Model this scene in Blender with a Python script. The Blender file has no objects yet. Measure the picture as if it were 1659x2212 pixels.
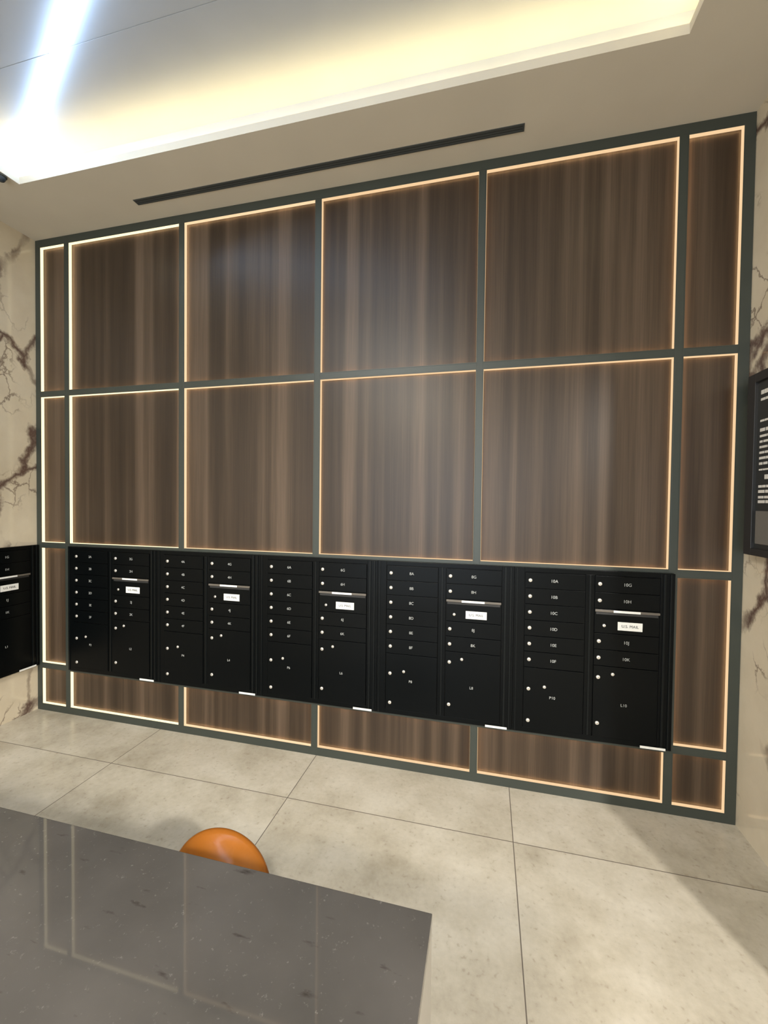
import bpy, bmesh, math, random
from mathutils import Matrix, Vector
C = bpy.context.scene.collection
S = bpy.context.scene

# ------------------------------------------------------------ camera
cam_d = bpy.data.cameras.new('camera'); cam = bpy.data.objects.new('camera', cam_d); C.objects.link(cam)
cam_d.sensor_fit = 'HORIZONTAL'; cam_d.sensor_width = 36.0; cam_d.lens = 36.0 * 903.855 / 1659.0
cam_d.clip_start = 0.02
RX = (0.9707514782, 0.2398055451, 0.0116132714)
RY = (0.0164701911, -0.0182593886, -0.9996976180)
RZ = (-0.2395209810, 0.9706492132, -0.0216749717)
cam.matrix_world = Matrix(((RX[0], -RY[0], -RZ[0], 3.5636), (RX[1], -RY[1], -RZ[1], -2.6296),
                           (RX[2], -RY[2], -RZ[2], 1.7265), (0, 0, 0, 1)))
S.camera = cam

# ------------------------------------------------------------ world, lights, exposure
S.view_settings.view_transform = 'Standard'; S.view_settings.look = 'None'
S.view_settings.gamma = 1.0; S.view_settings.use_curve_mapping = False
S.view_settings.exposure = 0.0
w = bpy.data.worlds.new('sky'); S.world = w; w.use_nodes = True
bg = w.node_tree.nodes['Background']; bg.inputs[0].default_value = (0.72, 0.84, 1.0, 1); bg.inputs[1].default_value = 1.0

def area(name, loc, target, sx, sy, power, col):
    d = bpy.data.lights.new(name, 'AREA'); d.shape = 'RECTANGLE'; d.size = sx; d.size_y = sy
    d.energy = power; d.color = col
    o = bpy.data.objects.new(name, d); C.objects.link(o); o.location = loc
    o.rotation_euler = (Vector(target) - Vector(loc)).to_track_quat('-Z', 'Y').to_euler()
    return o
area('rear_cool_fill', (2.4, -6.85, 1.7), (2.4, 0, 1.7), 3.6, 2.8, 150, (0.80, 0.90, 1.0))  # added cool fill light, set at the unseen opening behind the camera
area('ceiling_lamp', (2.2, -5.3, 3.76), (2.2, -5.3, 0), 0.9, 0.6, 290, (1.0, 0.90, 0.74))
sp = bpy.data.lights.new('corridor_lamp', 'SPOT'); sp.energy = 1150; sp.color = (1.0, 0.96, 0.90)   # spotlight beyond the end of the right wall
sp.spot_size = math.radians(62); sp.spot_blend = 0.75; sp.shadow_soft_size = 0.08
so = bpy.data.objects.new('corridor_lamp', sp); C.objects.link(so); so.location = (6.25, -4.75, 3.6)
so.rotation_euler = (Vector((3.55, -1.1, 0.0)) - Vector(so.location)).to_track_quat('-Z', 'Y').to_euler()
area('tray_fill', (1.9, -3.1, 3.95), (1.7, -2.2, 0), 1.7, 1.5, 75, (0.90, 0.96, 1.0))  # added fill light out of view, brightens the left floor and wall
area('lobby_lamp', (7.4, -3.6, 3.7), (7.4, -3.6, 0), 1.2, 1.2, 90, (1.0, 0.90, 0.74))

# ------------------------------------------------------------ materials
def newmat(name):
    m = bpy.data.materials.new(name); m.use_nodes = True
    nt = m.node_tree; b = nt.nodes['Principled BSDF']
    return m, nt, b
def N(nt, t, **kw):
    n = nt.nodes.new(t)
    for k, v in kw.items(): setattr(n, k, v)
    return n
def plain(name, col, rough=0.5, metal=0.0, spec=0.5, bump=0.0, bscale=60):
    m, nt, b = newmat(name)
    b.inputs['Roughness'].default_value = rough; b.inputs['Metallic'].default_value = metal
    b.inputs['Specular IOR Level'].default_value = spec
    tc = N(nt, 'ShaderNodeTexCoord'); no = N(nt, 'ShaderNodeTexNoise'); no.inputs['Scale'].default_value = bscale
    nt.links.new(tc.outputs['Object'], no.inputs['Vector'])
    mx = N(nt, 'ShaderNodeMix', data_type='RGBA'); mx.inputs['A'].default_value = (*[c * 0.94 for c in col], 1)
    mx.inputs['B'].default_value = (*[min(1, c * 1.06) for c in col], 1)
    nt.links.new(no.outputs['Fac'], mx.inputs['Factor']); nt.links.new(mx.outputs['Result'], b.inputs['Base Color'])
    if bump:
        bp = N(nt, 'ShaderNodeBump'); bp.inputs['Strength'].default_value = bump; bp.inputs['Distance'].default_value = 0.002
        nt.links.new(no.outputs['Fac'], bp.inputs['Height']); nt.links.new(bp.outputs['Normal'], b.inputs['Normal'])
    return m
def emit(name, col, strength):
    m, nt, b = newmat(name)
    b.inputs['Base Color'].default_value = (0.04, 0.04, 0.04, 1); b.inputs['Specular IOR Level'].default_value = 0.1
    b.inputs['Emission Color'].default_value = (*col, 1); b.inputs['Emission Strength'].default_value = strength
    return m
def ramp(nt, stops):
    r = N(nt, 'ShaderNodeValToRGB'); e = r.color_ramp.elements
    while len(e) < len(stops): e.new(0.5)
    for el, (p, c) in zip(e, stops): el.position = p; el.color = (*c, 1)
    return r

def wood_mat():
    m, nt, b = newmat('walnut_veneer')
    tc = N(nt, 'ShaderNodeTexCoord'); L = nt.links.new
    oi = N(nt, 'ShaderNodeObjectInfo'); ad = N(nt, 'ShaderNodeVectorMath', operation='ADD')
    L(tc.outputs['Object'], ad.inputs[0]); L(oi.outputs['Location'], ad.inputs[1])
    mp = N(nt, 'ShaderNodeMapping'); mp.inputs['Scale'].default_value = (8.5, 1.0, 0.13)
    L(ad.outputs[0], mp.inputs['Vector'])
    n1 = N(nt, 'ShaderNodeTexNoise'); n1.inputs['Scale'].default_value = 1.0; n1.inputs['Detail'].default_value = 2.5; n1.inputs['Roughness'].default_value = .5
    L(mp.outputs[0], n1.inputs['Vector'])
    mp2 = N(nt, 'ShaderNodeMapping'); mp2.inputs['Scale'].default_value = (130.0, 1.0, 2.2)
    L(ad.outputs[0], mp2.inputs['Vector'])
    n2 = N(nt, 'ShaderNodeTexNoise'); n2.inputs['Scale'].default_value = 1.0; n2.inputs['Detail'].default_value = 2
    L(mp2.outputs[0], n2.inputs['Vector'])
    r = ramp(nt, [(0.34, (0.030, 0.0196, 0.0124)), (0.46, (0.044, 0.029, 0.0183)), (0.55, (0.066, 0.0445, 0.0288)), (0.66, (0.098, 0.067, 0.045))])
    L(n1.outputs['Fac'], r.inputs[0])
    r2 = ramp(nt, [(0.3, (0.84, 0.84, 0.84)), (0.7, (1.14, 1.13, 1.12))])
    L(n2.outputs['Fac'], r2.inputs[0])
    mx = N(nt, 'ShaderNodeMix', data_type='RGBA', blend_type='MULTIPLY'); mx.inputs['Factor'].default_value = 1
    L(r.outputs[0], mx.inputs['A']); L(r2.outputs[0], mx.inputs['B']); L(mx.outputs['Result'], b.inputs['Base Color'])
    b.inputs['Roughness'].default_value = 0.36; b.inputs['Specular IOR Level'].default_value = 0.36
    bp = N(nt, 'ShaderNodeBump'); bp.inputs['Strength'].default_value = .15; bp.inputs['Distance'].default_value = .001
    L(n2.outputs['Fac'], bp.inputs['Height']); L(bp.outputs[0], b.inputs['Normal'])
    return m

def marble_mat():
    m, nt, b = newmat('veined_marble'); L = nt.links.new
    tc = N(nt, 'ShaderNodeTexCoord')
    mp = N(nt, 'ShaderNodeMapping'); mp.inputs['Scale'].default_value = (1.0, 1.25, 1.0); mp.inputs['Rotation'].default_value = (0.75, 0, 0)
    mp.inputs['Location'].default_value = (0.0, 0.37, 0.2)
    L(tc.outputs['Object'], mp.inputs['Vector'])
    n = N(nt, 'ShaderNodeTexNoise'); n.inputs['Scale'].default_value = 1.7; n.inputs['Detail'].default_value = 8; n.inputs['Roughness'].default_value = .62
    L(mp.outputs[0], n.inputs['Vector'])
    mixv = N(nt, 'ShaderNodeMix', data_type='RGBA'); mixv.inputs['Factor'].default_value = 0.30
    L(mp.outputs[0], mixv.inputs['A']); L(n.outputs['Color'], mixv.inputs['B'])
    v = N(nt, 'ShaderNodeTexVoronoi', feature='DISTANCE_TO_EDGE'); v.inputs['Scale'].default_value = 1.9
    L(mixv.outputs['Result'], v.inputs['Vector'])
    r = ramp(nt, [(0.0, (1, 1, 1)), (0.016, (0.8, 0.8, 0.8)), (0.045, (0, 0, 0))]); L(v.outputs['Distance'], r.inputs[0])
    mask = N(nt, 'ShaderNodeTexNoise'); mask.inputs['Scale'].default_value = 1.9; mask.inputs['Detail'].default_value = 2
    L(tc.outputs['Object'], mask.inputs['Vector'])
    rm = ramp(nt, [(0.38, (0.0, 0.0, 0.0)), (0.50, (1, 1, 1))]); L(mask.outputs['Fac'], rm.inputs[0])
    mul = N(nt, 'ShaderNodeMath', operation='MULTIPLY'); L(r.outputs[0], mul.inputs[0]); L(rm.outputs[0], mul.inputs[1])
    # fine secondary veins inside the clusters
    v2 = N(nt, 'ShaderNodeTexVoronoi', feature='DISTANCE_TO_EDGE'); v2.inputs['Scale'].default_value = 9
    L(mixv.outputs['Result'], v2.inputs['Vector'])
    r3 = ramp(nt, [(0.0, (0.8, 0.8, 0.8)), (0.05, (0, 0, 0))]); L(v2.outputs['Distance'], r3.inputs[0])
    rm2 = ramp(nt, [(0.54, (0, 0, 0)), (0.62, (1, 1, 1))]); L(mask.outputs['Fac'], rm2.inputs[0])
    mul2 = N(nt, 'ShaderNodeMath', operation='MULTIPLY'); L(r3.outputs[0], mul2.inputs[0]); L(rm2.outputs[0], mul2.inputs[1])
    add = N(nt, 'ShaderNodeMath', operation='MAXIMUM'); L(mul.outputs[0], add.inputs[0]); L(mul2.outputs[0], add.inputs[1])
    base = ramp(nt, [(0.3, (0.56, 0.48, 0.355)), (0.7, (0.70, 0.62, 0.48))]); L(n.outputs['Fac'], base.inputs[0])
    mx = N(nt, 'ShaderNodeMix', data_type='RGBA'); L(add.outputs[0], mx.inputs['Factor'])
    L(base.outputs[0], mx.inputs['A']); mx.inputs['B'].default_value = (0.11, 0.065, 0.05, 1)
    L(mx.outputs['Result'], b.inputs['Base Color'])
    b.inputs['Roughness'].default_value = 0.12
    return m

def floor_mat():
    m, nt, b = newmat('concrete_look_tile'); L = nt.links.new
    tc = N(nt, 'ShaderNodeTexCoord'); sep = N(nt, 'ShaderNodeSeparateXYZ'); L(tc.outputs['Object'], sep.inputs[0])
    def line(out, off, pitch):
        a = N(nt, 'ShaderNodeMath', operation='SUBTRACT'); L(out, a.inputs[0]); a.inputs[1].default_value = off
        d = N(nt, 'ShaderNodeMath', operation='PINGPONG'); L(a.outputs[0], d.inputs[0]); d.inputs[1].default_value = pitch / 2
        l = N(nt, 'ShaderNodeMath', operation='LESS_THAN'); L(d.outputs[0], l.inputs[0]); l.inputs[1].default_value = 0.0022
        f = N(nt, 'ShaderNodeMath', operation='DIVIDE'); L(a.outputs[0], f.inputs[0]); f.inputs[1].default_value = pitch
        g = N(nt, 'ShaderNodeMath', operation='FLOOR'); L(f.outputs[0], g.inputs[0])
        return l, g
    lx, ix = line(sep.outputs['X'], 1.197, 1.2615); ly, iy = line(sep.outputs['Y'], -0.425, 1.2615)
    j = N(nt, 'ShaderNodeMath', operation='MAXIMUM'); L(lx.outputs[0], j.inputs[0]); L(ly.outputs[0], j.inputs[1])
    cell = N(nt, 'ShaderNodeCombineXYZ'); L(ix.outputs[0], cell.inputs[0]); L(iy.outputs[0], cell.inputs[1])
    wn = N(nt, 'ShaderNodeTexWhiteNoise'); L(cell.outputs[0], wn.inputs['Vector'])
    sc = N(nt, 'ShaderNodeVectorMath', operation='MULTIPLY_ADD'); L(wn.outputs['Color'], sc.inputs[0]); sc.inputs[1].default_value = (9, 9, 9); L(tc.outputs['Object'], sc.inputs[2])
    n = N(nt, 'ShaderNodeTexNoise'); n.inputs['Scale'].default_value = 2.2; n.inputs['Detail'].default_value = 9; n.inputs['Roughness'].default_value = .66
    L(sc.outputs[0], n.inputs['Vector'])
    r = ramp(nt, [(0.32, (0.36, 0.32, 0.245)), (0.5, (0.49, 0.445, 0.36)), (0.66, (0.58, 0.535, 0.45))]); L(n.outputs['Fac'], r.inputs[0])
    n2 = N(nt, 'ShaderNodeTexNoise'); n2.inputs['Scale'].default_value = 45; n2.inputs['Detail'].default_value = 3; L(sc.outputs[0], n2.inputs['Vector'])
    r2 = ramp(nt, [(0.25, (0.80, 0.77, 0.74)), (0.38, (0.97, 0.97, 0.97)), (0.7, (1.03, 1.03, 1.03))]); L(n2.outputs['Fac'], r2.inputs[0])
    mu = N(nt, 'ShaderNodeMix', data_type='RGBA', blend_type='MULTIPLY'); mu.inputs['Factor'].default_value = 1
    L(r.outputs[0], mu.inputs['A']); L(r2.outputs[0], mu.inputs['B'])
    mx = N(nt, 'ShaderNodeMix', data_type='RGBA'); L(j.outputs[0], mx.inputs['Factor']); L(mu.outputs['Result'], mx.inputs['A']); mx.inputs['B'].default_value = (0.14, 0.12, 0.10, 1)
    L(mx.outputs['Result'], b.inputs['Base Color']); b.inputs['Roughness'].default_value = 0.25
    bp = N(nt, 'ShaderNodeBump'); bp.invert = True; bp.inputs['Strength'].default_value = .6; bp.inputs['Distance'].default_value = .002
    L(j.outputs[0], bp.inputs['Height']); L(bp.outputs[0], b.inputs['Normal'])
    return m

def quartz_mat():
    m, nt, b = newmat('dark_grey_quartz'); L = nt.links.new
    tc = N(nt, 'ShaderNodeTexCoord')
    n = N(nt, 'ShaderNodeTexNoise'); n.inputs['Scale'].default_value = 3.0; n.inputs['Detail'].default_value = 6; L(tc.outputs['Object'], n.inputs['Vector'])
    r = ramp(nt, [(0.3, (0.052, 0.049, 0.045)), (0.7, (0.084, 0.078, 0.073))]); L(n.outputs['Fac'], r.inputs[0])
    n2 = N(nt, 'ShaderNodeTexNoise'); n2.inputs['Scale'].default_value = 95; n2.inputs['Detail'].default_value = 4; n2.inputs['Roughness'].default_value = .7
    L(tc.outputs['Object'], n2.inputs['Vector'])
    r2 = ramp(nt, [(0.63, (0, 0, 0)), (0.73, (1, 1, 1))]); L(n2.outputs['Fac'], r2.inputs[0])
    mx = N(nt, 'ShaderNodeMix', data_type='RGBA'); L(r2.outputs[0], mx.inputs['Factor']); L(r.outputs[0], mx.inputs['A']); mx.inputs['B'].default_value = (0.135, 0.128, 0.12, 1)
    n3 = N(nt, 'ShaderNodeTexNoise'); n3.inputs['Scale'].default_value = 14; n3.inputs['Detail'].default_value = 4
    mp = N(nt, 'ShaderNodeMapping'); mp.inputs['Rotation'].default_value = (0, 0, .7); mp.inputs['Scale'].default_value = (1, 3.2, 1)
    L(tc.outputs['Object'], mp.inputs['Vector']); L(mp.outputs[0], n3.inputs['Vector'])
    r3 = ramp(nt, [(0.66, (0, 0, 0)), (0.75, (1, 1, 1))]); L(n3.outputs['Fac'], r3.inputs[0])
    mx2 = N(nt, 'ShaderNodeMix', data_type='RGBA'); L(r3.outputs[0], mx2.inputs['Factor']); L(mx.outputs['Result'], mx2.inputs['A']); mx2.inputs['B'].default_value = (0.035, 0.03, 0.027, 1)
    L(mx2.outputs['Result'], b.inputs['Base Color']); b.inputs['Roughness'].default_value = 0.03
    return m

M_wood = wood_mat(); M_marble = marble_mat(); M_floor = floor_mat(); M_quartz = quartz_mat()
M_frame = plain('green_grey_metal', (0.036, 0.043, 0.036), 0.42, 0.0, bscale=20)
M_wallback = plain('dark_backing', (0.05, 0.045, 0.04), 0.8)
M_ceil = plain('painted_soffit', (0.60, 0.555, 0.47), 0.75, bscale=3)
M_ceil2 = plain('tray_ceiling_cool_tint', (0.41, 0.45, 0.52), 0.6, bscale=3)  # cool ambient light is tinted into this base colour
M_box = plain('black_powder_coat', (0.002, 0.0027, 0.003), 0.30, spec=0.11, bump=.05, bscale=350)
M_box2 = plain('black_trim', (0.0045, 0.0058, 0.006), 0.36, spec=0.16, bscale=200)
M_lock = plain('brushed_nickel', (0.72, 0.69, 0.63), 0.30, 0.55, bscale=200)
M_key = plain('keyhole_dark', (0.02, 0.02, 0.02), 0.6)
M_num = plain('engraved_grey', (0.36, 0.37, 0.36), 0.6)
M_paper = plain('white_sticker', (0.80, 0.80, 0.77), 0.6)
M_ink = plain('black_ink', (0.03, 0.03, 0.03), 0.6)
M_bar = plain('brown_grey_slot_lip', (0.115, 0.10, 0.083), 0.45)
M_black = plain('black_board_frame', (0.018, 0.018, 0.018), 0.35)
M_dgrey = plain('board_dark_face', (0.022, 0.023, 0.022), 0.3)
M_screen = plain('board_grey_panel', (0.15, 0.14, 0.125), 0.45)
M_letter = plain('white_lettering', (0.68, 0.66, 0.62), 0.6)
M_leather = plain('tan_leather', (0.33, 0.108, 0.014), 0.22, bump=.12, bscale=90)
M_seam = plain('leather_piping', (0.26, 0.085, 0.015), 0.45, bscale=90)
M_steel = plain('brushed_dark_steel', (0.12, 0.11, 0.10), 0.35, 0.8)
M_legp = plain('pale_table_panel', (0.33, 0.31, 0.275), 0.4)
M_vent = plain('dark_diffuser_metal', (0.055, 0.062, 0.062), 0.5)
M_ventb = plain('black_slot', (0.03, 0.033, 0.033), 0.8)
M_dome = plain('dark_dome', (0.03, 0.045, 0.06), 0.2)
M_grout = plain('shadow_joint', (0.25, 0.24, 0.22), 0.8)
E_far = emit('led_warm_white_bright', (1.0, 0.86, 0.52), 1.5)
E_mid = emit('led_warm_white', (1.0, 0.73, 0.43), 1.0)
E_near = emit('led_warm_amber', (1.0, 0.68, 0.38), 0.92)
E_tape = emit('led_tape', (1.0, 0.58, 0.25), 19.0)
E_cove = emit('led_cove', (1.0, 0.76, 0.34), 33.0)
E_line = emit('led_cool_line', (0.56, 0.76, 1.0), 21.0)

# ------------------------------------------------------------ mesh helpers
def bx(bm, x0, x1, y0, y1, z0, z1, bev=0.0):
    vs = [bm.verts.new(p) for p in ((x0, y0, z0), (x1, y0, z0), (x1, y1, z0), (x0, y1, z0), (x0, y0, z1), (x1, y0, z1), (x1, y1, z1), (x0, y1, z1))]
    fs = [bm.faces.new([vs[i] for i in f]) for f in ((0, 3, 2, 1), (4, 5, 6, 7), (0, 1, 5, 4), (1, 2, 6, 5), (2, 3, 7, 6), (3, 0, 4, 7))]
    if bev:
        es = list({e for f in fs for e in f.edges})
        bmesh.ops.bevel(bm, geom=es, offset=bev, segments=2, affect='EDGES', profile=0.6)
def lathe(bm, prof, seg=48, ax='Z', c=(0, 0, 0)):
    rings = []
    for r, h in prof:
        if r < 1e-6: rings.append([bm.verts.new(_ax(0, 0, h, ax, c))])
        else: rings.append([bm.verts.new(_ax(r * math.cos(2 * math.pi * i / seg), r * math.sin(2 * math.pi * i / seg), h, ax, c)) for i in range(seg)])
    for a, b in zip(rings, rings[1:]):
        for i in range(seg):
            j = (i + 1) % seg
            if len(a) == 1 and len(b) == 1: continue
            if len(a) == 1: bm.faces.new((a[0], b[i], b[j]))
            elif len(b) == 1: bm.faces.new((a[i], b[0], a[j]))
            else: bm.faces.new((a[i], b[i], b[j], a[j]))
def _ax(x, y, h, ax, c):
    if ax == 'Z': return (c[0] + x, c[1] + y, c[2] + h)
    return (c[0] + x, c[1] - h, c[2] + y)          # ax 'Y': grows towards -Y
def torus(bm, R, r, c, seg=48, ts=12):
    g = [[bm.verts.new((c[0] + (R + r * math.cos(t)) * math.cos(a), c[1] + (R + r * math.cos(t)) * math.sin(a), c[2] + r * math.sin(t)))
          for t in [2 * math.pi * k / ts for k in range(ts)]] for a in [2 * math.pi * i / seg for i in range(seg)]]
    for i in range(seg):
        for k in range(ts):
            bm.faces.new((g[i][k], g[(i + 1) % seg][k], g[(i + 1) % seg][(k + 1) % ts], g[i][(k + 1) % ts]))
def obj(name, bm, m, parent=None, smooth=False):
    bmesh.ops.recalc_face_normals(bm, faces=bm.faces[:])
    me = bpy.data.meshes.new(name); bm.to_mesh(me); bm.free(); me.materials.append(m)
    if smooth:
        for p in me.polygons: p.use_smooth = True
    o = bpy.data.objects.new(name, me); C.objects.link(o); o.parent = parent
    return o
def boxes(name, bl, m, parent=None, bev=0.0):
    bm = bmesh.new()
    for b in bl: bx(bm, *b, bev=bev)
    return obj(name, bm, m, parent)
def struct(o): o['kind'] = 'structure'; return o
def tag(o, label, cat, group=None):
    o['label'] = label; o['category'] = cat
    if group: o['group'] = group
    return o
def thing(name, loc, label, cat, group=None, rz=0):
    o = bpy.data.objects.new(name, None); C.objects.link(o); o.location = loc; o.rotation_euler = (0, 0, rz)
    o.empty_display_size = .1
    return tag(o, label, cat, group)
_tc = {}
def text_mesh(s, size, m, depth=0.0006, align='CENTER'):
    key = (s, size, m.name)
    if key not in _tc:
        cu = bpy.data.curves.new('lettering', 'FONT'); cu.body = s; cu.size = size; cu.extrude = depth
        cu.align_x = align; cu.align_y = 'CENTER'
        to = bpy.data.objects.new('tmp', cu); C.objects.link(to)
        bpy.context.view_layer.update()
        me = bpy.data.meshes.new_from_object(to.evaluated_get(bpy.context.evaluated_depsgraph_get()))
        bpy.data.objects.remove(to); me.materials.clear(); me.materials.append(m); _tc[key] = me
    return _tc[key]
def text(name, s, size, m, loc, parent):
    o = bpy.data.objects.new(name, text_mesh(s, size, m)); C.objects.link(o); o.parent = parent
    o.location = loc; o.rotation_euler = (math.pi / 2, 0, 0); return o

# ------------------------------------------------------------ room shell
W, H, H2, YR = 4.9, 3.798, 4.008, -7.0
struct(boxes('floor', [(-0.1, 9.0, YR - .1, 0.14, -0.1, 0.0)], M_floor))
struct(boxes('wall_back', [(-0.1, W + .1, 0.062, 0.14, 0.0, H)], M_wallback))
UZ0, UZ1 = 0.395, 1.334                                        # niche of the mailboxes on the left wall
UY0, UY1 = -0.830, -0.022
struct(boxes('wall_left', [(-0.12, 0, YR, 0.062, 0, UZ0), (-0.12, 0, YR, 0.062, UZ1, H), (-0.12, 0, YR, UY0, UZ0, UZ1),
                           (-0.12, 0, UY1, 0.062, UZ0, UZ1), (-0.12, -0.08, UY0, UY1, UZ0, UZ1)], M_marble))
struct(boxes('wall_right', [(W, W + .14, -1.54, 0.062, 0, H)], M_marble))
M_paint = plain('painted_wall', (0.62, 0.60, 0.56), 0.7, bscale=4)
struct(boxes('wall_rear', [(-0.1, .5, YR - .1, YR, 0, H), (4.3, 9.0, YR - .1, YR, 0, H), (.5, 4.3, YR - .1, YR, 0, .3), (.5, 4.3, YR - .1, YR, 3.1, H)], M_paint))
wf = struct(boxes('added_window_1', [(.5, .56, YR - .08, YR - .02, .3, 3.1), (4.24, 4.3, YR - .08, YR - .02, .3, 3.1), (.56, 4.24, YR - .08, YR - .02, .3, .36),
                               (.56, 4.24, YR - .08, YR - .02, 3.04, 3.1), (2.37, 2.43, YR - .08, YR - .02, .36, 3.04)], M_frame))  # unseen window frame, added to go with the cool light from behind
struct(boxes('wall_far', [(9.0, 9.1, YR, 0.14, 0, H)], M_paint))
struct(boxes('wall_side', [(W + .14, 9.0, -0.2, -0.1, 0, H)], M_paint))
# soffit with the rectangular tray opening
tx0, tx1, ty1, ty0 = 0.533, 4.39, -0.49, -4.4
ce = struct(boxes('ceiling', [(-0.12, tx0, YR, 0.14, H, H + .012), (tx1, 9.1, YR, 0.14, H, H + .012), (tx0, tx1, ty1, 0.14, H, H + .012), (tx0, tx1, YR, ty0, H, H + .012)], M_ceil))
lip = boxes('tray_lip', [(tx0 - .014, tx0, ty0 - .014, ty1 + .014, H + .012, H + .046), (tx1, tx1 + .014, ty0 - .014, ty1 + .014, H + .012, H + .046),
                         (tx0, tx1, ty1, ty1 + .014, H + .012, H + .046), (tx0, tx1, ty0 - .014, ty0, H + .012, H + .046)], M_ceil, ce)
cx0, cx1, cy1, cy0 = tx0 - .11, tx1 + .11, ty1 + .11, ty0 - .11
cw = boxes('cove_wall', [(cx0 - .02, cx0, cy0, cy1, H + .012, H2), (cx1, cx1 + .02, cy0, cy1, H + .012, H2),
                         (cx0 - .02, cx1 + .02, cy1, cy1 + .02, H + .012, H2), (cx0 - .02, cx1 + .02, cy0 - .02, cy0, H + .012, H2)], M_ceil2, ce)
up = boxes('tray_ceiling', [(cx0 - .02, cx1 + .02, cy0 - .02, -0.9205, H2, H2 + .02), (cx0 - .02, cx1 + .02, -0.9175, cy1 + .02, H2, H2 + .02),
                            (cx0 - .02, cx1 + .02, -0.9205, -0.9175, H2 + .002, H2 + .02)], M_ceil2, ce)

# ------------------------------------------------------------ cove light, linear lamp, diffuser, dome
cv = tag(boxes('cove_light_strip', [(tx0 - .04, tx1 + .04, ty1 + .035, ty1 + .05, H + .026, H + .034), (tx1 + .035, tx1 + .05, ty0, ty1 + .035, H + .026, H + .034),
     (tx0 - .05, tx0 - .035, ty0, ty1 + .035, H + .026, H + .034), (tx0 - .04, tx1 + .04, ty0 - .05, ty0 - .035, H + .026, H + .034)], E_cove),
     'warm light strip hidden behind the lip of the recessed ceiling tray', 'cove light')
pa, pb = Vector((0.47, -0.438, 0)), Vector((3.03, -1.774, 0))
dv = pb - pa; ln = dv.length
ll = thing('linear_ceiling_light', (pa.x, pa.y, H2 - .034), 'dazzling white linear light running diagonally across the recessed ceiling tray', 'ceiling light', rz=math.atan2(dv.y, dv.x))
bm = bmesh.new(); bx(bm, 0.0, ln, -.022, .022, 0, .030, bev=.006); obj('lens', bm, E_line, ll)
boxes('housing', [(0.0, ln, -.020, .020, .030, .034)], M_ceil2, ll)
sd = thing('slot_diffuser', (2.44, -0.178, H), 'long narrow dark slot air diffuser in the ceiling above the panelled wall', 'air vent')
L2 = 1.287
boxes('frame', [(-L2, L2, -.025, -.013, -.004, 0), (-L2, L2, .013, .025, -.004, 0), (-L2, -L2 + .008, -.013, .013, -.004, 0), (L2 - .008, L2, -.013, .013, -.004, 0)], M_vent, sd)
boxes('blade', [(-L2 + .008, L2 - .008, -.005, .005, -.003, 0)], M_vent, sd)
boxes('slot', [(-L2 + .008, L2 - .008, -.013, -.005, -.0015, 0), (-L2 + .008, L2 - .008, .005, .013, -.0015, 0)], M_ventb, sd)
dm = thing('dome_sensor', (0.497, -0.575, H), 'small dark dome sensor on the ceiling at the left corner of the tray', 'ceiling sensor')
bm = bmesh.new(); lathe(bm, [(0, 0), (.032, 0), (.034, -.006), (.030, -.012), (0, -.012)], 32); obj('base', bm, M_frame, dm, True)
bm = bmesh.new(); lathe(bm, [(.027, -.012), (.026, -.022), (.019, -.033), (.009, -.038), (0, -.039)], 32); obj('dome', bm, M_dome, dm, True)

# ------------------------------------------------------------ panelled feature wall
vx = [0.317, 1.379, 2.442, 3.505, 4.569]; hw = .018
inL, inR, inB, inT = 0.047, 4.851, 0.050, 3.742
rz_ = [0.369, 1.353, 2.569]
D = .058
fr = thing('panel_grid', (0.0, 0.0, 0.0), 'dark green-grey metal grid frame dividing the lit wood wall', 'frame')
boxes('border', [(0.002, inL, 0, D, 0, H - .001), (inR, W - .002, 0, D, 0, H - .001), (inL, inR, 0, D, 0, inB), (inL, inR, 0, D, inT, H - .001)], M_frame, fr)
for i, x in enumerate(vx):
    if i in (0, 4):
        boxes('mullion', [(x - hw, x + hw, 0, D, inB, inT)], M_frame, fr, bev=.001)
    else:
        boxes('mullion', [(x - hw, x + hw, 0, D, rz_[1] - hw, inT)], M_frame, fr, bev=.001)
        boxes('mullion', [(x - hw, x + hw, 0, D, inB, rz_[0] + hw)], M_frame, fr, bev=.001)
edges = [inL] + vx + [inR]
cols = []
for i in range(6):
    a = edges[i] + (hw if i else 0); b = edges[i + 1] - (hw if i < 5 else 0); cols.append((a, b))
for z in rz_:
    boxes('rail', [(a, b, 0, D, z - hw, z + hw) for a, b in cols], M_frame, fr, bev=.001)
rows = [(inB, rz_[0] - hw), (rz_[0] + hw, rz_[1] - hw), (rz_[1] + hw, rz_[2] - hw), (rz_[2] + hw, inT)]
rown = ['bottom row under the mailboxes', 'mailbox row', 'second row from the top', 'top row']
coln = ['narrow far-left column', 'first wide column from the left', 'second wide column from the left', 'third wide column from the left', 'fourth wide column from the left', 'narrow far-right column']
GAP = .0075
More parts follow.
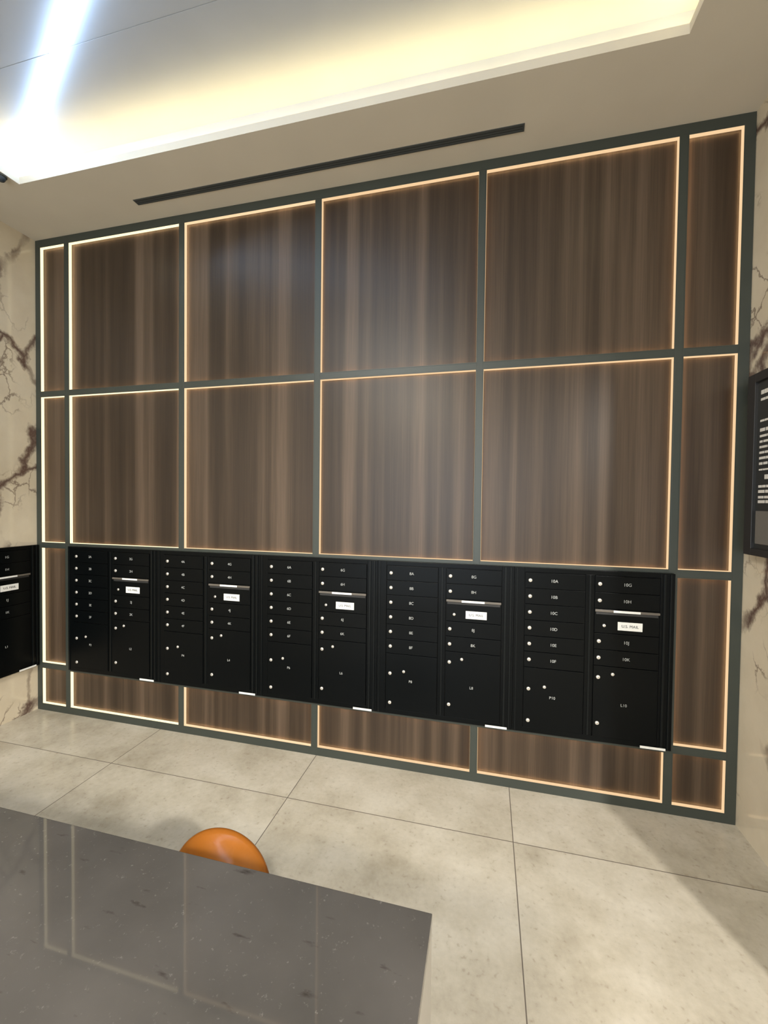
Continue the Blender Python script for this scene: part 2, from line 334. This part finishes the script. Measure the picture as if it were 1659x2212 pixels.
for r, (z0, z1) in enumerate(rows):
    for c, (a, b) in enumerate(cols):
        if r == 1 and c not in (0, 5): continue
        if r == 1: lab = 'narrow walnut panel beside the %s end of the mailboxes' % ('left' if c == 0 else 'right')
        else: lab = 'walnut panel in the %s, %s' % (rown[r], coln[c])
        t = thing('wood_panel', ((a + b) / 2, .024, z0), lab, 'wall panel', 'backlit walnut panels')
        w2 = (b - a) / 2; h = z1 - z0
        # veneer keeps its figure continuous through the wall: mesh in local space, material on object coordinates plus own offset
        bm = bmesh.new(); bx(bm, -w2 + GAP, w2 - GAP, 0, .022, GAP, h - GAP, bev=.0015); obj('veneer', bm, M_wood, t)
        cw5 = .005
        def ring(w_, y0, y1, q=0.0):
            return [(-w2 + q, -w2 + w_, y0, y1, q, h - q), (w2 - w_, w2 - q, y0, y1, q, h - q), (-w2 + w_, w2 - w_, y0, y1, q, w_), (-w2 + w_, w2 - w_, y0, y1, h - w_, h - q)]
        boxes('led_channel', ring(cw5, -.024, -.0215), M_frame, t)
        bm = bmesh.new()                                   # light tape on the back of the channel, shining onto the panel edge
        for (xa, xb, ya, yb, za, zb_) in ring(cw5 - .0004, -.0213, -.0212, .0004):
            bm.faces.new([bm.verts.new(p) for p in ((xa, -.0212, za), (xb, -.0212, za), (xb, -.0212, zb_), (xa, -.0212, zb_))])
        for f in bm.faces: f.normal_update()
        tape = obj('led_tape', bm, E_tape, t)
        em = E_far if c in (0, 1) else (E_mid if c == 2 else E_near)
        t2 = .002
        boxes('light_diffuser', [(-w2, -w2 + t2, -.0205, .012, 0, h), (w2 - t2, w2, -.0205, .012, 0, h), (-w2 + t2, w2 - t2, -.0205, .012, 0, t2), (-w2 + t2, w2 - t2, -.0205, .012, h - t2, h),
                            (-w2 + t2, -w2 + GAP - .001, .008, .012, t2, h - t2), (w2 - GAP + .001, w2 - t2, .008, .012, t2, h - t2),
                            (-w2 + GAP, w2 - GAP, .008, .012, t2, GAP - .001), (-w2 + GAP, w2 - GAP, .008, .012, h - GAP + .001, h - t2)], em, t)

# ------------------------------------------------------------ mailboxes
UW = .8425; Z0 = .373
def lock(parent, x, z, r=.0105, y=-.004):
    bm = bmesh.new(); lathe(bm, [(r * 1.05, 0), (r * 1.05, .002), (r * .9, .0045), (r * .55, .0058), (0, .006)], 20, 'Y', (0, 0, 0))
    o = obj('lock', bm, M_lock, parent, True); o.location = (x, y, z)
    boxm = bmesh.new(); bx(boxm, -.0009, .0009, -.0066, -.0055, -r * .42, r * .42)
    k = obj('keyway', boxm, M_key, parent); k.location = (x, y, z)
    return o
def mailbox_unit(loc, label, nums, rz=0.0, partial=False):
    t = thing('mailbox_unit', loc, label, 'mailbox', 'black wall-mounted mailbox units', rz)
    boxes('cabinet', [(.022, UW - .022, .006, (.088 if not partial else .1), .024, .957)], M_box, t)
    # face collar: outer border and centre post, doors sit inside it
    boxes('collar', [(0, .058, 0, .0285, 0, .982), (.392, .437, 0, .0285, .03, .957), (.772, UW - .001, 0, .0285, 0, .982), (.058, .772, 0, .0285, 0, .030), (.058, .772, 0, .0285, .957, .982)], M_box, t, bev=.0012)
    boxes('side_channel', [(.786, .797, -.006, 0, .004, .978), (.818, .826, -.006, 0, .004, .978), (.392 + .018, .392 + .027, -.004, 0, .032, .955), (.012, .018, -.004, 0, .004, .978)], M_box2, t, bev=.001)
    P = .094; top = 1.328 - Z0
    def door(kind, x0, x1, z0, z1):
        bm = bmesh.new(); bx(bm, x0 + .0015, x1 - .0015, -.004, .006, z0 + .0018, z1 - .0018, bev=.0012)
        return obj(kind, bm, M_box, t)
    c1 = (.060, .390); c2 = (.439, .770)
    for k in range(6):
        z1 = top - P * k; d = door('tenant_door', *c1, z1 - P, z1); zc = z1 - P / 2
        lock(d, .089, zc); text('number', nums[k], .0245, M_num, (.222, -.0045, zc), d)
    d = door('parcel_door', *c1, .030, top - 6 * P)
    lock(d, .089, .636 - Z0); lock(d, .089, .447 - Z0); lock(d, .178, .655 - Z0, .009)
    text('number', nums[10], .0225, M_num, (.222, -.0045, .594 - Z0), d)
    for k, j in ((0, 6), (1, 7), (3.48, 8), (4.48, 9)):
        z1 = top - P * k; z0 = z1 - P
        d = door('tenant_door', *c2, z0, z1); zc = z1 - P / 2
        lock(d, .4645, zc); text('number', nums[j], .0245, M_num, (.606, -.0045, zc), d)
    # outgoing mail compartment
    z1 = top - 2 * P; d = door('outgoing_mail_door', *c2, top - 3.48 * P, z1)
    zb = 1.130 - Z0
    bm = bmesh.new(); bx(bm, .441, .768, -.014, -.004, zb - .0065, zb + .0065, bev=.002); s = obj('slot_lip', bm, M_bar, d)
    boxes('slot_sticker', [(.535, .671, -.0150, -.0140, zb - .0062, zb + .0062)], M_paper, s)
    boxes('slot_opening', [(.447, .762, -.0048, -.004, zb - .022, zb - .007)], M_key, d)
    lock(d, .490, 1.045 - Z0, .0085)
    st = boxes('mail_sticker', [(.560, .685, -.0052, -.004, 1.024 - Z0, 1.071 - Z0)], M_paper, d)
    text('lettering', 'U.S. MAIL', .0215, M_ink, (.6225, -.0056, 1.0475 - Z0), st)
    d = door('parcel_door', *c2, .030, top - 5.48 * P)
    lock(d, .4645, .747 - Z0); lock(d, .4645, .482 - Z0); lock(d, .540, .770 - Z0, .009)
    text('number', nums[11], .0225, M_num, (.600, -.0045, .598 - Z0), d)
    boxes('bottom_sticker', [(.686, .812, -.0075, -.006, 0.0, .013)], M_paper, t)
    return t
FL = {0: '2', 1: '4', 2: '6', 3: '8', 4: '10'}
names = ['leftmost mailbox unit on the panelled wall, beside the narrow left panel', 'second mailbox unit from the left on the panelled wall',
         'middle mailbox unit of the five on the panelled wall', 'fourth mailbox unit from the left on the panelled wall', 'rightmost mailbox unit on the panelled wall, nearest the right corner']
for k in range(5):
    f = FL[k]; n = [f + s for s in 'ABCDEFGHJK'] + ['P' + f, 'L' + f]
    mailbox_unit((.3585 + k * UW, -.03, Z0), 'black ' + names[k], n)
n = ['1' + s for s in 'ABCDEFGHJK'] + ['P1', 'L1']
mailbox_unit((.03, -UW - .006, Z0), 'black mailbox unit mounted on the left marble wall, cut by the photo edge', n, rz=math.pi / 2, partial=True)

# ------------------------------------------------------------ directory board on the right wall
db = thing('directory_board', (W, -.09, 1.486), 'black framed directory board with white lettering on the right marble wall', 'notice board', rz=-math.pi / 2)
BW, BH = .70, .906   # local x runs from the far end towards the viewer, -y is the face
boxes('backing', [(.01, BW - .01, -.036, 0, .01, BH - .01)], M_dgrey, db)
boxes('frame', [(0, .06, -.05, -.0005, 0, BH), (BW - .06, BW, -.05, -.0005, 0, BH), (.06, BW - .06, -.05, -.0005, 0, .035), (.06, BW - .06, -.05, -.0005, BH - .045, BH)], M_black, db, bev=.002)
boxes('grey_panel', [(.075, BW - .075, -.040, -.036, .06, .222)], M_screen, db)
random.seed(4)
def row(z, h, x0=.085, x1=BW - .09):
    bl = []; x = x0
    while x < x1:
        wd = random.uniform(.012, .05)
        bl.append((x, min(x + wd, x1), -.0375, -.036, z - h / 2, z + h / 2)); x += wd + random.uniform(.004, .009)
    boxes('text_line', bl, M_letter, db)
for z, h in ((.805, .020), (.770, .012), (.665, .010), (.620, .016), (.590, .011), (.563, .011), (.536, .011), (.509, .011), (.482, .012), (.455, .012), (.425, .008),
             (.343, .012), (.318, .014), (.290, .012), (.268, .014)):
    row(z, h)
row(.388, .022, .13, .30)

# ------------------------------------------------------------ table and stool
TX0, TX1, TY0, TY1, TZ = 1.0, 3.466, -2.50, -1.772, .87
tb = thing('stone_table', ((TX0 + TX1) / 2, (TY0 + TY1) / 2, 0), 'counter-height table with polished dark grey speckled stone top in the foreground', 'table')
ox, oy = (TX0 + TX1) / 2, (TY0 + TY1) / 2
boxes('tabletop', [(TX0 - ox, TX1 - ox, TY0 - oy, TY1 - oy, TZ - .022, TZ)], M_quartz, tb, bev=.0015)
boxes('end_panel', [(TX1 - .04 - ox, TX1 - .0005 - ox, TY0 + .001 - oy, TY1 - .001 - oy, 0, TZ - .022)], M_legp, tb)['label'] = 'pale grey end panel'
boxes('end_panel', [(TX0 + .0005 - ox, TX0 + .04 - ox, TY0 + .001 - oy, TY1 - .001 - oy, 0, TZ - .022)], M_legp, tb)

stl = thing('bar_stool', (2.832, -1.588, 0), 'backless stool with oval tan leather seat behind the stone table', 'stool', rz=-0.667)
R = .171
bm = bmesh.new()
lathe(bm, [(0, .596), (R * .93, .596), (R * .985, .604), (R, .618), (R * .995, .630), (R * .97, .641), (R * .92, .648), (R * .86, .650), (R * .78, .648), (R * .66, .639), (R * .5, .628), (R * .3, .620), (0, .617)], 96)
bm.transform(Matrix.Diagonal((.216 / R, .128 / R, 1, 1)))
obj('seat', bm, M_leather, stl, True)
bm = bmesh.new(); torus(bm, R * .995, .0035, (0, 0, .607), 96, 8); bm.transform(Matrix.Diagonal((.216 / R, .128 / R, 1, 1))); obj('piping', bm, M_seam, stl, True)
bm = bmesh.new(); lathe(bm, [(0, .015), (.024, .015), (.024, .560), (.05, .566), (.11, .590), (.11, .596), (0, .596)], 32); obj('column', bm, M_steel, stl, True)
bm = bmesh.new(); lathe(bm, [(0, 0), (.19, 0), (.195, .004), (.192, .010), (.06, .018), (.03, .03), (0, .03)], 64); obj('base', bm, M_steel, stl, True)
bm = bmesh.new(); torus(bm, .125, .009, (0, 0, .24), 48, 10)
for a in (0, 2.094, 4.189):
    v = bmesh.ops.create_cone(bm, cap_ends=True, segments=10, radius1=.006, radius2=.006, depth=.105,
        matrix=Matrix.Translation((.072 * math.cos(a), .072 * math.sin(a), .24)) @ Matrix.Rotation(a, 4, 'Z') @ Matrix.Rotation(math.pi / 2, 4, 'Y'))
obj('footrest', bm, M_steel, stl, True)
